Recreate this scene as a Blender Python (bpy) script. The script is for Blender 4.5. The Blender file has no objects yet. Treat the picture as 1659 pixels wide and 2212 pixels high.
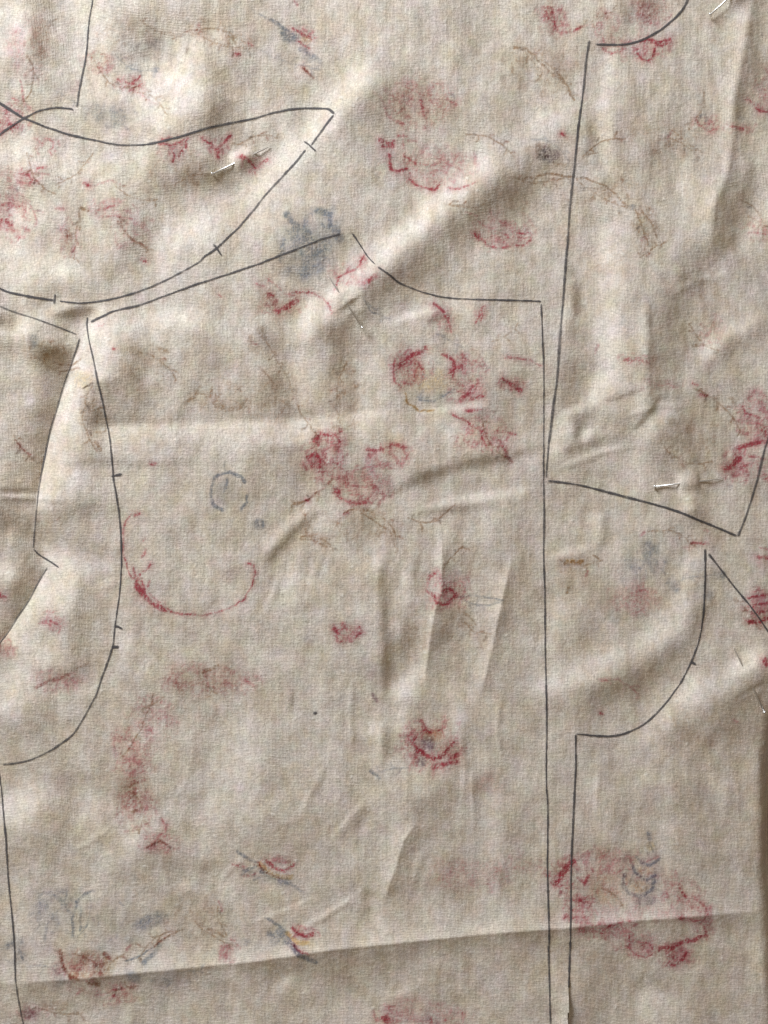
import bpy, math
import numpy as np

# ------------------------------------------------------------------ camera, world, light, exposure
scene = bpy.context.scene
U = 0.29 / 1659.0            # metres on the cloth per unit of the tracing grid (grid is 1659 x 2212)
CX, CY = 829.5, 1106.0       # grid point straight below the camera
HC = 0.33                    # camera height above the cloth

cam_d = bpy.data.cameras.new("camera")
cam_d.sensor_fit = 'HORIZONTAL'
cam_d.sensor_width = 36.0
cam_d.lens = 36.0 * HC / 0.29
cam_d.clip_start = 0.005
cam_d.clip_end = 20.0
cam = bpy.data.objects.new("camera", cam_d)
cam.location = (0, 0, HC)
cam.rotation_euler = (0, 0, 0)
scene.collection.objects.link(cam)
scene.camera = cam

world = bpy.data.worlds.new("World")
scene.world = world
world.use_nodes = True
bg = world.node_tree.nodes["Background"]
bg.inputs[0].default_value = (1.0, 0.82, 0.64, 1)     # warm bounce of the room
bg.inputs[1].default_value = 0.235

EL = math.radians(25)        # window light: low, from the upper left of the picture
LX, LY = -0.64, 0.768
WD = 1.05
lamp_d = bpy.data.lights.new("window_light", 'AREA')
lamp_d.shape = 'RECTANGLE'
lamp_d.size, lamp_d.size_y = 0.42, 0.42
lamp_d.color = (0.885, 0.935, 1.0)
lamp_d.energy = 16.6
lamp = bpy.data.objects.new("window_light", lamp_d)
lamp.location = (LX * math.cos(EL) * WD, LY * math.cos(EL) * WD, math.sin(EL) * WD)
from mathutils import Vector
lamp.rotation_euler = (-Vector(lamp.location)).to_track_quat('-Z', 'Y').to_euler()
scene.collection.objects.link(lamp)

scene.view_settings.view_transform = 'Standard'
scene.view_settings.look = 'None'
scene.view_settings.exposure = 0.0
scene.view_settings.gamma = 1.0
scene.render.engine = 'CYCLES'
scene.cycles.use_denoising = False      # keep the weave crisp
scene.cycles.use_adaptive_sampling = False
scene.render.filter_size = 1.15

# ------------------------------------------------------------------ working grid over the cloth
STEP = 2.0
GX0, GY0 = -400.0, -400.0
NX, NY = 1232, 1508
gx = GX0 + STEP * np.arange(NX)
gy = GY0 + STEP * np.arange(NY)
X, Y = np.meshgrid(gx, gy)
X = X.astype(np.float32); Y = Y.astype(np.float32)
rng = np.random.default_rng(7)

kx = np.fft.rfftfreq(NX, d=STEP) * 2 * np.pi          # per grid unit
ky = np.fft.fftfreq(NY, d=STEP) * 2 * np.pi
KX, KY = np.meshgrid(kx, ky)

def noise(sx, sy=None, ang=0.0):
    """smooth gaussian noise, correlation lengths sx, sy in grid units, unit variance"""
    sy = sx if sy is None else sy
    c, s = math.cos(ang), math.sin(ang)
    a = KX * c + KY * s
    b = -KX * s + KY * c
    f = np.fft.rfft2(rng.standard_normal((NY, NX))) * np.exp(-0.5 * ((a * sx) ** 2 + (b * sy) ** 2))
    n = np.fft.irfft2(f, s=(NY, NX))
    n -= n.mean(); n /= n.std()
    return n.astype(np.float32)

def mirror_index(n, g0, lo, hi):
    idx = np.arange(n); v = g0 + STEP * idx
    v = np.where(v < lo, 2 * lo - v, np.where(v > hi, 2 * hi - v, v))
    return np.clip(((v - g0) / STEP).round().astype(int), 0, n - 1)
MI = mirror_index(NX, GX0, 0, 1658)
MJ = mirror_index(NY, GY0, 0, 2212)
def mirrored(a):
    return a[MJ][:, MI]

def P(s):
    return [tuple(float(q) for q in t.split(',')) for t in s.split()]

class Canvas:
    """paints soft marks on the grid; PX, PY give the photo position of every grid node"""
    def __init__(self, PX, PY):
        self.PX, self.PY = PX, PY
    def window(self, pts, pad):
        xs = [p[0] for p in pts]; ys = [p[1] for p in pts]
        pad += 34
        i0 = int(max(0, (min(xs) - pad - GX0) // STEP)); i1 = int(min(NX, (max(xs) + pad - GX0) // STEP + 2))
        j0 = int(max(0, (min(ys) - pad - GY0) // STEP)); j1 = int(min(NY, (max(ys) + pad - GY0) // STEP + 2))
        return slice(j0, j1), slice(i0, i1)
    def poly(self, pts, win):
        """distance, signed side and parameter 0..1 along the polyline"""
        px, py = self.PX[win], self.PY[win]
        best = np.full(px.shape, 1e9, np.float32); side = np.zeros_like(best); tt = np.zeros_like(best)
        seg = [math.dist(pts[k], pts[k + 1]) for k in range(len(pts) - 1)]
        tot = sum(seg) or 1.0; acc = 0
        for k in range(len(pts) - 1):
            (ax, ay), (bx, by) = pts[k], pts[k + 1]
            dx, dy = bx - ax, by - ay; L2 = dx * dx + dy * dy + 1e-9
            t = np.clip(((px - ax) * dx + (py - ay) * dy) / L2, 0, 1)
            ex, ey = px - ax - t * dx, py - ay - t * dy
            d = np.hypot(ex, ey)
            m = d < best
            best = np.where(m, d, best)
            sg = (px - ax) * dy - (py - ay) * dx          # >0 on the side of n = (dy, -dx)
            side = np.where(m, sg, side)
            tt = np.where(m, (acc + t * seg[k]) / tot, tt)
            acc += seg[k]
        return best, side, tt

# ------------------------------------------------------------------ relief of the cloth
# lit (+) and turned-away (-) flanks of every fold and crease, read off the photograph
SOFT = [   # value, width, path
 (.75, 16, "497,352 508,340 520,333"), (-.22, 26, "742,674 775,655"), (.6, 14, "1462,1040 1470,1052 1478,1075"), (.5, 20, "1588,1440 1610,1428 1640,1415"),
 (.55, 40, "700,672 735,632 770,600 830,545 900,480 970,425 1045,360"), (-.27, 62, "775,668 830,618 890,570 960,510 1050,450 1120,390"),
 (.5, 60, "205,700 215,740"), (.4, 50, "170,770 185,730"), (.3, 80, "370,170 400,230"), (.3, 60, "20,500 60,560"), (.25, 80, "560,480 610,400"),
 (0.16, 8, "505,1560 520,1640"), (-0.16, 8, "514,1558 530,1640"), (0.17, 9, "700,1650 660,1725 640,1770"), (-0.14, 10, "712,1652 672,1727"), (0.16, 8, "470,1900 520,1850 560,1820"), (-0.12, 8, "478,1908 528,1858"),
 (0.16, 8, "760,1460 752,1540 758,1640"), (-0.16, 9, "769,1460 761,1540 768,1640"), (0.17, 8, "985,1560 1000,1660 995,1750"), (-0.15, 9, "994,1560 1009,1660 1004,1750"),
 (0.19, 8, "600,1240 580,1300 560,1340"), (-0.15, 8, "610,1244 590,1304"), (0.15, 8, "300,1430 330,1480"), (0.16, 8, "1080,1480 1070,1580 1085,1660"), (-0.14, 9, "1089,1482 1079,1580 1094,1660"),
 (0.19, 9, "1200,1010 1290,975 1370,955"), (-0.16, 9, "1205,1022 1295,987 1375,967"), (0.16, 8, "1340,900 1420,870 1500,875"), (-0.14, 9, "1342,910 1424,881 1500,886"),
 (0.15, 8, "700,1180 670,1250 650,1330"), (-0.12, 8, "708,1184 679,1252"), (0.14, 7, "420,1600 400,1680 360,1760"), (-0.11, 8, "428,1602 408,1682"), (0.15, 8, "880,1660 872,1740"), (-0.12, 8, "889,1660 881,1740"),
 (0.14, 8, "1290,1660 1282,1760"), (-0.12, 8, "1299,1660 1291,1760"), (0.12, 8, "560,1700 520,1760 500,1800"), (0.14, 8, "150,1840 230,1790 300,1730"), (-0.12, 8, "156,1848 236,1798"),
 (0.15, 9, "780,1690 800,1760"), (-0.14, 10, "930,1830 900,1900 880,1960"), (0.14, 11, "915,1826 885,1896"), (0.12, 10, "1440,640 1500,600 1580,590"), (-0.11, 11, "1445,652 1505,612 1580,602"),
 (.30, 60, "200,30 215,120 225,190"), (-.26, 50, "85,10 85,130"), (.42, 110, "372,178 388,215"), (.30, 50, "300,225 350,260"),
 (-.30, 60, "478,150 470,230"), (-.34, 50, "410,262 480,240"), (-.22, 60, "340,45 420,40"), (.25, 70, "25,30 40,90"),
 (.30, 60, "60,330 70,345"), (.35, 60, "25,520 45,470"), (.20, 50, "150,360 230,380"),
 (.55, 46, "775,165 735,215 690,272 640,322"), (-.20, 70, "800,220 770,290"), (-.12, 90, "620,190 560,160"),
 (.28, 50, "370,520 470,470 560,400 610,350"), (-.34, 46, "370,395 430,380 470,385"), (-.22, 60, "290,530 330,500"),
 (.42, 70, "60,590 130,590"), (-.25, 50, "200,560 240,590"), (.42, 30, "45,700 100,678 150,655"), (-.55, 17, "108,682 160,675 215,668"),
 (-.40, 26, "-10,690 40,700"), (-.34, 30, "-10,742 30,745"), (.25, 34, "60,722 110,735"), (-.35, 40, "90,775 130,770"),
 (.25, 34, "60,800 62,860"), (.16, 36, "20,880 30,930"),
 (.35, 34, "380,680 420,690"), (.22, 30, "320,690 360,690"), (-.18, 60, "300,780 330,850"), (-.2, 50, "450,790 400,870"),
 (-.42, 44, "195,850 205,900"), (-.2, 40, "190,940 200,970"), (.2, 40, "330,830 360,880"),
 (-.32, 10, "-10,1056 40,1060 85,1058"), (-.30, 9, "-10,1080 60,1080 150,1087"), (.25, 8, "-10,1069 120,1071"),
 (-.42, 66, "-5,1110 45,1150"), (-.18, 30, "140,1100 260,1095"), (.24, 12, "20,1130 25,1180"),
 (.30, 40, "0,1230 20,1235"), (-.3, 40, "70,1215 40,1270"),
 (.55, 44, "120,1215 138,1255 132,1300"), (.25, 26, "225,1250 232,1270"), (-.22, 44, "190,1270 178,1350"), (.24, 40, "110,1410 120,1420"),
 (-.34, 48, "165,1400 185,1440"), (.45, 50, "30,1480 18,1520"), (.2, 30, "265,1375 275,1400"), (-.15, 50, "120,1530 160,1550"),
 (.5, 34, "672,672 655,720"), (-.38, 44, "722,715 738,800"), (-.22, 50, "880,590 930,600"), (.38, 14, "850,695 900,676 948,668"),
 (-.28, 12, "960,680 920,700"), (-.30, 56, "600,830 620,870"), (.32, 40, "650,790 655,860"), (.28, 56, "800,790 805,870"), (-.2, 34, "745,850 755,960"),
 (-.18, 40, "570,740 600,760"), (-.16, 16, "100,1005 210,998 330,1003 460,999"), (-.16, 60, "560,1000 640,1040"),
 (.22, 60, "1000,925 1020,945"), (.32, 12, "900,893 980,882 1060,874"), (-.15, 20, "1060,890 1000,902"),
 (-.40, 22, "825,1078 900,1035 1000,1003 1100,988 1180,962"), (.34, 16, "905,1095 1000,1078 1110,1064 1160,1050"), (-.25, 16, "880,1115 980,1100 1080,1092"),
 (.52, 44, "1322,560 1316,700 1318,800 1288,866"), (-.40, 16, "1243,600 1245,690"), (.36, 12, "1218,660 1214,720"), (-.28, 40, "1235,800 1240,870"),
 (-.50, 9, "1432,848 1405,890 1370,930"), (.26, 30, "1440,890 1400,935"), (-.32, 10, "1290,868 1340,858 1395,838"),
 (-.38, 26, "1235,925 1275,892 1300,880"), (.34, 14, "1212,893 1268,876"), (.42, 34, "1210,930 1202,965"), (.42, 16, "1275,925 1262,955"),
 (-.38, 14, "1252,918 1244,950"), (-.24, 20, "1190,985 1270,960 1360,940"), (-.32, 80, "1470,930 1500,975"),
 (.38, 28, "1500,790 1560,725 1650,676"), (-.28, 30, "1659,716 1590,742 1540,790"), (-.28, 50, "1455,690 1465,770"),
 (-.3, 60, "1500,560 1460,640"), (-.2, 50, "1560,880 1530,850"),
 (.55, 22, "1480,1060 1490,1110"), (-.36, 32, "1520,1060 1512,1120"), (-.2, 30, "1500,1000 1512,1030"),
 (-.28, 50, "1625,380 1590,460 1560,540"), (.28, 36, "1650,440 1620,520"), (.34, 26, "1309,190 1312,380"), (.25, 30, "1312,130 1318,190"),
 (-.22, 20, "1275,250 1275,340"), (-.32, 80, "1130,390 1090,440"), (.30, 60, "1175,262 1190,250"), (-.16, 120, "870,235 950,240"),
 (.25, 26, "1305,480 1310,540"), (-.15, 40, "1400,330 1440,420"), (.2, 50, "1480,400 1500,440"),
 (-.44, 16, "822,1212 828,1280 836,1400 832,1480 836,1525"), (.42, 14, "812,1195 818,1230"), (.34, 16, "868,1228 880,1310"),
 (-.34, 13, "905,1195 893,1262"), (-.32, 44, "880,1360 842,1440"), (.30, 30, "865,1490 905,1455"), (.32, 26, "808,1545 818,1660"),
 (-.28, 18, "833,1560 838,1645"), (.24, 26, "875,1520 862,1590"), (-.22, 40, "985,1330 960,1400"), (.2, 30, "975,1490 985,1560"),
 (-.24, 50, "900,1765 965,1715"), (.26, 40, "945,1700 940,1660"), (.22, 8, "700,1830 725,1798 750,1768 800,1710"), (-.24, 14, "795,1738 775,1790"),
 (.25, 8, "610,2022 650,2003 700,1974 755,1940 800,1902"), (-.16, 9, "655,2013 705,1985 762,1948"), (.22, 7, "530,1995 575,1978 620,1962 690,1933"), (-.26, 12, "783,1909 800,1980"),
 (.24, 26, "803,1930 818,2005"), (.2, 40, "1060,1740 1070,1860"), (-.12, 40, "1110,1720 1110,1830"),
 (.34, 44, "1175,1478 1300,1442 1400,1396 1450,1350 1475,1308"), (-.38, 56, "1300,1505 1400,1452 1480,1395 1505,1330"),
 (.24, 40, "1500,1478 1440,1545 1390,1580"), (.62, 26, "1572,1458 1610,1432 1665,1396"), (.26, 46, "1480,1500 1560,1476"),
 (-.50, 44, "1590,1518 1665,1474"), (-.30, 80, "1560,1590 1650,1570"), (.32, 26, "1279,1100 1288,1178"), (-.25, 22, "1306,1110 1312,1190"),
 (.34, 15, "1185,1200 1240,1190 1282,1176"), (.22, 40, "1200,1320 1190,1380"), (-.2, 50, "1290,1290 1270,1370"), (.2, 30, "1500,1205 1480,1240"),
 (-.34, 16, "705,1098 645,1138 602,1185 568,1228"), (.28, 20, "665,1092 600,1155 562,1196"), (.22, 24, "622,1230 630,1320"), (-.3, 6, "637,1478 628,1540"),
 (-.2, 24, "660,1260 650,1330"), (.18, 30, "480,1280 500,1320"), (-.16, 30, "500,1240 460,1300"),
 (.38, 56, "40,1750 70,1720"), (.30, 40, "205,1735 200,1760"), (-.18, 50, "130,1720 140,1790"), (.2, 50, "280,1820 300,1790"), (-.2, 40, "400,1790 380,1850"),
 (.25, 20, "380,1918 415,1905"), (-.2, 20, "430,1880 470,1860"), (.3, 40, "1395,2160 1390,2205"), (-.18, 50, "1310,2150 1290,2200"),
 (-.22, 44, "1255,2185 1262,2215"), (.35, 26, "1208,2185 1206,2230"), (-.15, 40, "1510,1900 1560,1860"), (.18, 44, "1280,1760 1270,1700"),
 (.2, 34, "1430,1870 1440,1790"), (.24, 18, "640,2110 590,2140"), (-.15, 20, "640,2150 670,2180"), (.28, 14, "850,2155 885,2130"),
 (-.25, 40, "1650,1640 1655,1860"), (.15, 26, "1440,1660 1450,1740"), (-.14, 60, "1500,1720 1520,1790"), (.16, 60, "520,1590 540,1700"), (-.14, 50, "450,1560 430,1640"),
]
CREASE = [  # path, value and width on the side of n=(dy,-dx) (east of a downward path, above a rightward one), the same on the other side
 ("180,732 152,793 123,880 98,976 82,1066 77,1106", 1.5, 50, -.40, 55),
 ("189,690 193,733 203,780 213,830", .8, 36, .22, 16),
 ("106,1222 80,1263 63,1296 43,1326 20,1363 -5,1396", .50, 42, -.48, 46),
 ("150,924 400,915 560,908 700,900 830,885 900,884", -.14, 22, .36, 46),
 ("553,958 620,965 700,950", .12, 30, -.2, 34),
 ("1395,650 1397,760 1400,890", -.26, 46, .34, 30),
 ("1622,-20 1616,33 1609,83 1589,183 1583,217 1579,317 1566,383 1539,450 1536,545", -.28, 46, .44, 30),
 ("955,1160 953,1280 941,1313 930,1370 915,1480", -.28, 40, .52, 17),
 ("1108,1195 1086,1289 1070,1366 1053,1440 1040,1500", -.28, 36, .46, 19),
 ("900,1775 870,1819 856,1872 840,1912 832,1945", -.28, 44, .38, 26),
 ("1020,1655 1021,1730 1023,1800", -.16, 30, .22, 11),
 ("-40,2128 60,2122 170,2114 280,2102 390,2092 553,2076 700,2053 850,2037 1000,2022 1106,2012 1230,2004 1400,1986 1520,1978 1690,1962", .34, 36, -.32, 62),
]
# height steps: a pinch of cloth over each pin comes later
C_SLOPE = 1.12          # slope that one unit of lit/unlit contrast stands for
s_noise = (0.030 * noise(7, 12) + 0.026 * noise(14, 30) + 0.022 * noise(30, 50, 0.6) + 0.035 * noise(4, 26, -0.7)
           + 0.022 * noise(2.0, 12) + 0.03 * noise(2))

def shade_map(PX, PY):
    cv = Canvas(PX, PY)
    S = np.zeros((NY, NX), np.float32)
    for v, w, path in SOFT:
        pts = P(path); win = cv.window(pts, 1.4 * w)
        d, sg, t = cv.poly(pts, win)
        if w < 30:                                    # thin creases run out to nothing at both ends
            tp = np.clip(np.minimum(t, 1 - t) * 3.2, 0, 1); tp = tp * (2 - tp)
            S[win] += 0.95 * v * tp * np.exp(-(d / (0.62 * w * (.4 + .6 * tp) + .5)) ** 2)
        else:
            S[win] += (0.98 * v if v > 0 else .72 * v) * np.exp(-(d / (0.68 * w)) ** 2)
    for path, vp, wp, vn, wn in CREASE:
        pts = P(path); win = cv.window(pts, 3.2 * max(wp, wn))
        d, sg, t = cv.poly(pts, win)
        taper = np.clip(t / .12, 0, 1) * np.clip((1 - t) / .12, 0, 1)
        k = np.clip(np.where(sg > 0, d, -d) / (9.0 if path.startswith(('1622', '150', '553', '1395')) else 2.6), -1, 1) * .5 + .5
        a = vp * np.exp(-d / wp) * np.exp(-(d / (2.2 * wp)) ** 2)
        b = vn * np.exp(-d / wn) * np.exp(-(d / (2.2 * wn)) ** 2)
        S[win] += taper * (k * a + (1 - k) * b)
    S = .72 * np.tanh(S / .72)                       # cloth this stiff does not stand steeper
    return mirrored(S) + s_noise

def solve(S):
    S = S - S.mean()
    ax, ay = KX / U, KY / U
    G = 1j * (ax * LX - ay * LY)
    Gp = 1j * (ax * LY + ay * LX)
    mu = (2 * math.pi / 0.26) ** 2
    F = np.fft.rfft2(-C_SLOPE * S)
    Hf = np.conj(G) * F / (np.abs(G) ** 2 + 0.12 * np.abs(Gp) ** 2 + mu)
    return np.fft.irfft2(Hf, s=(NY, NX)).astype(np.float32)

h = np.zeros((NY, NX), np.float32)
PX, PY = X, Y
for it in range(2):
    h = solve(shade_map(PX, PY))
    h -= np.median(h)
    PX = CX + (X - CX) * HC / (HC - h)
    PY = CY + (Y - CY) * HC / (HC - h)

def sample(a, x, y):
    fx = np.clip((np.asarray(x) - GX0) / STEP, 0, NX - 1.001); fy = np.clip((np.asarray(y) - GY0) / STEP, 0, NY - 1.001)
    i = fx.astype(int); j = fy.astype(int); u = fx - i; v = fy - j
    return (a[j, i] * (1 - u) + a[j, i + 1] * u) * (1 - v) + (a[j + 1, i] * (1 - u) + a[j + 1, i + 1] * u) * v

def on_cloth(px, py):
    """photo point -> point of the cloth under it (grid x, grid y, height)"""
    x, y = np.asarray(px, float), np.asarray(py, float)
    for _ in range(6):
        z = sample(h, x, y)
        x = CX + (px - CX) * (HC - z) / HC
        y = CY + (py - CY) * (HC - z) / HC
    return x, y, sample(h, x, y)

# pins: head, where it dives under the cloth, where it comes out again, tip (photo points)
PINS = [
 ((459.4, 377.9), (505.5, 355.4), (551.0, 332.4), (584.8, 316.6)),
 ((783.3, 710.7), (751.6, 663.0), (730.4, 628.0), (707.9, 596.2)),
 ((1411.7, 1051.5), (1465.3, 1047.3), (1509.9, 1041.4), (1562.0, 1033.9)),
 ((1645.7, 1535.1), (1620.9, 1488.0), (1599.1, 1433.9), (1580.5, 1396.2)),
 ((1530.5, 37.0), (1573.0, -1.0), (1608.0, -33.0), (1636.0, -58.0)),
]
PIN_R = 0.0003
PIN_FOLD = [(18, .0006, .13), (24, .0001, .3), (20, .0007, .13), (26, .0002, .25), (24, .0007, .13)]   # half-length of the gathered fold, extra height
pin_ends = []
for (head, din, dout, tip), (fold, rise, soft) in zip(PINS, PIN_FOLD):
    hx, hy, hz = on_cloth(np.array([head[0], tip[0]]), np.array([head[1], tip[1]]))
    ta = math.dist(head, din) / math.dist(head, tip); tb = math.dist(head, dout) / math.dist(head, tip)
    ax, ay = hx[0], hy[0]; dx, dy = hx[1] - hx[0], hy[1] - hy[0]; L = math.hypot(dx, dy)
    # the bare ends rest just on the cloth
    tv = np.concatenate([np.linspace(0, ta * .8, 9), np.linspace(tb + (1 - tb) * .3, 1, 7)])
    z0, z1 = float(hz[0]) + 0.0006, float(hz[1]) + 0.00034
    lift = np.max(sample(h, ax + dx * tv, ay + dy * tv) + PIN_R - (z0 + (z1 - z0) * tv))
    lift = min(max(lift, 0.0), 0.0014)
    z0 += lift + 0.0002; z1 += lift
    pin_ends.append(((float(hx[0]), float(hy[0]), z0), (float(hx[1]), float(hy[1]), z1)))
    t = ((X - ax) * dx + (Y - ay) * dy) / L ** 2
    per = ((X - ax) * dy - (Y - ay) * dx) / L
    zp = z0 + (z1 - z0) * t
    m = (np.abs(per) < 150) & (t > -1) & (t < 2)
    tm, hw = (ta + tb) / 2, (tb - ta) / 2
    q = (t - tm) / hw
    near = np.exp(-(per / 24.0) ** 2) * np.clip(1.25 - np.abs(t - .5) * 1.6, 0, 1)
    lim = zp - PIN_R - 0.00012
    hh = np.where(m, h - near * np.maximum(h - lim, 0) / (1 + np.exp(-(np.abs(q) - .9) / .08)), h)
    arch = zp + PIN_R + 0.00016 + rise * np.clip(1 - q * q, -1.5, 1) 
    w = np.exp(-(per / fold) ** 2) / (1 + np.exp((np.abs(q) - 1.02 + (soft - .13) * .6) / soft))
    k = 0.00025
    up = k * np.logaddexp(0, (arch - hh) / k)
    h = np.where(m, hh + w * up, h).astype(np.float32)

# the slit already cut up the lower pattern line: left lip stands up, right lip lies lower
def slit_x(y):
    return np.interp(y, [2090, 2150, 2212, 2262], [1229.5, 1227.0, 1225.0, 1223.0])
down = np.clip((Y - 2095) / 90.0, 0, 1)
xs = slit_x(Y)
h += np.where(X < xs, 0.0013 * np.exp(-np.abs(X - xs) / 26), -0.0011 * np.exp(-np.abs(X - xs) / 40)).astype(np.float32) * down * (Y < 2300)
# selvedge on the right drops towards the table
def selvedge(y):
    return np.interp(y, [1450, 1560, 1660, 1860, 1960, 2040, 2212], [1676, 1670, 1660.0, 1659.0, 1663, 1668, 1673])
h -= 0.0022 * np.clip((X - selvedge(Y) + 26) / 26, 0, 1.5) ** 2 * np.clip((Y - 1480) / 120, 0, 1)
h = h.astype(np.float32)
# thread-level unevenness
h += (0.000010 * noise(1.2, 5) + 0.000006 * noise(5, 1.2) + 0.000014 * noise(1.3)).astype(np.float32)
PX = CX + (X - CX) * HC / (HC - h)
PY = CY + (Y - CY) * HC / (HC - h)
Z_TABLE = float(h[150:1356, 150:1050].min()) - 0.0006

# ------------------------------------------------------------------ faded floral print
DYE = {'R': (0.63, 0.19, 0.245), 'P': (0.68, 0.39, 0.44), 'B': (0.52, 0.40, 0.31), 'G': (0.36, 0.42, 0.52), 'O': (0.97, 0.80, 0.50)}
cov = {k: np.zeros((NY, NX), np.float32) for k in DYE}
jx = 0.55 * noise(2.0) + 1.0 * noise(7); jy = 0.55 * noise(2.0) + 1.0 * noise(7)
blot = 0.8 * noise(5, 8) + 0.5 * noise(12)
ink = Canvas(PX + jx, PY + jy)

def st(dye, v, w, path):
    pts = P(path)
    if dye == 'R' and v < .48 and w > 4.5: dye, v = 'P', v * 1.7
    w = w * 1.05 + .4; v = min(v * {'R': 1.15, 'G': 1.5, 'O': 1.4, 'B': 1.15, 'P': 1.15}[dye], 1.1)
    if len(pts) == 1: pts = pts * 2
    win = ink.window(pts, w)
    d, sg, t = ink.poly(pts, win)
    e = np.clip((w * .5 + 1.6 - d) / (2.1 + w * .30), 0, 1); e = e * e * (3 - 2 * e)
    if v < 1.09: e = e * np.clip(.95 + .20 * blot[win], .45, 1.1)
    if dye == 'B': v = min(v * 1.75, 1.1)
    cov[dye][win] = np.maximum(cov[dye][win], v * e)
    if dye == 'R':                                            # colour that has bled out round each red mark
        win = ink.window(pts, w * 1.6 + 12)
        d, sg, t = ink.poly(pts, win)
        e = np.exp(-(d / (w * .75 + 6)) ** 2) * np.clip(.8 + .4 * blot[win], 0, 1.4)
        cov['P'][win] = np.maximum(cov['P'][win], .52 * v * e)

def bl(dye, v, x, y, rx, ry, ang=0.0):
    win = ink.window([(x - rx, y - ry), (x + rx, y + ry)], max(rx, ry) * .6)
    c, s = math.cos(math.radians(ang)), math.sin(math.radians(ang))
    px, py = ink.PX[win] - x, ink.PY[win] - y
    q = np.hypot((px * c + py * s) / rx, (-px * s + py * c) / ry)
    e = np.clip((1.15 - q) / .65, 0, 1); e = e * e * (3 - 2 * e)
    if dye == 'R': dye, v = 'P', v * 1.6
    elif dye == 'B': v *= 1.5
    elif dye == 'G': v *= 1.12
    e = e * (1 + .32 * np.clip(blot[win], -1.6, 1))
    c0 = cov[dye][win]
    v = min(v, .95)
    cov[dye][win] = c0 + v * e * (1 - c0)

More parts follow.
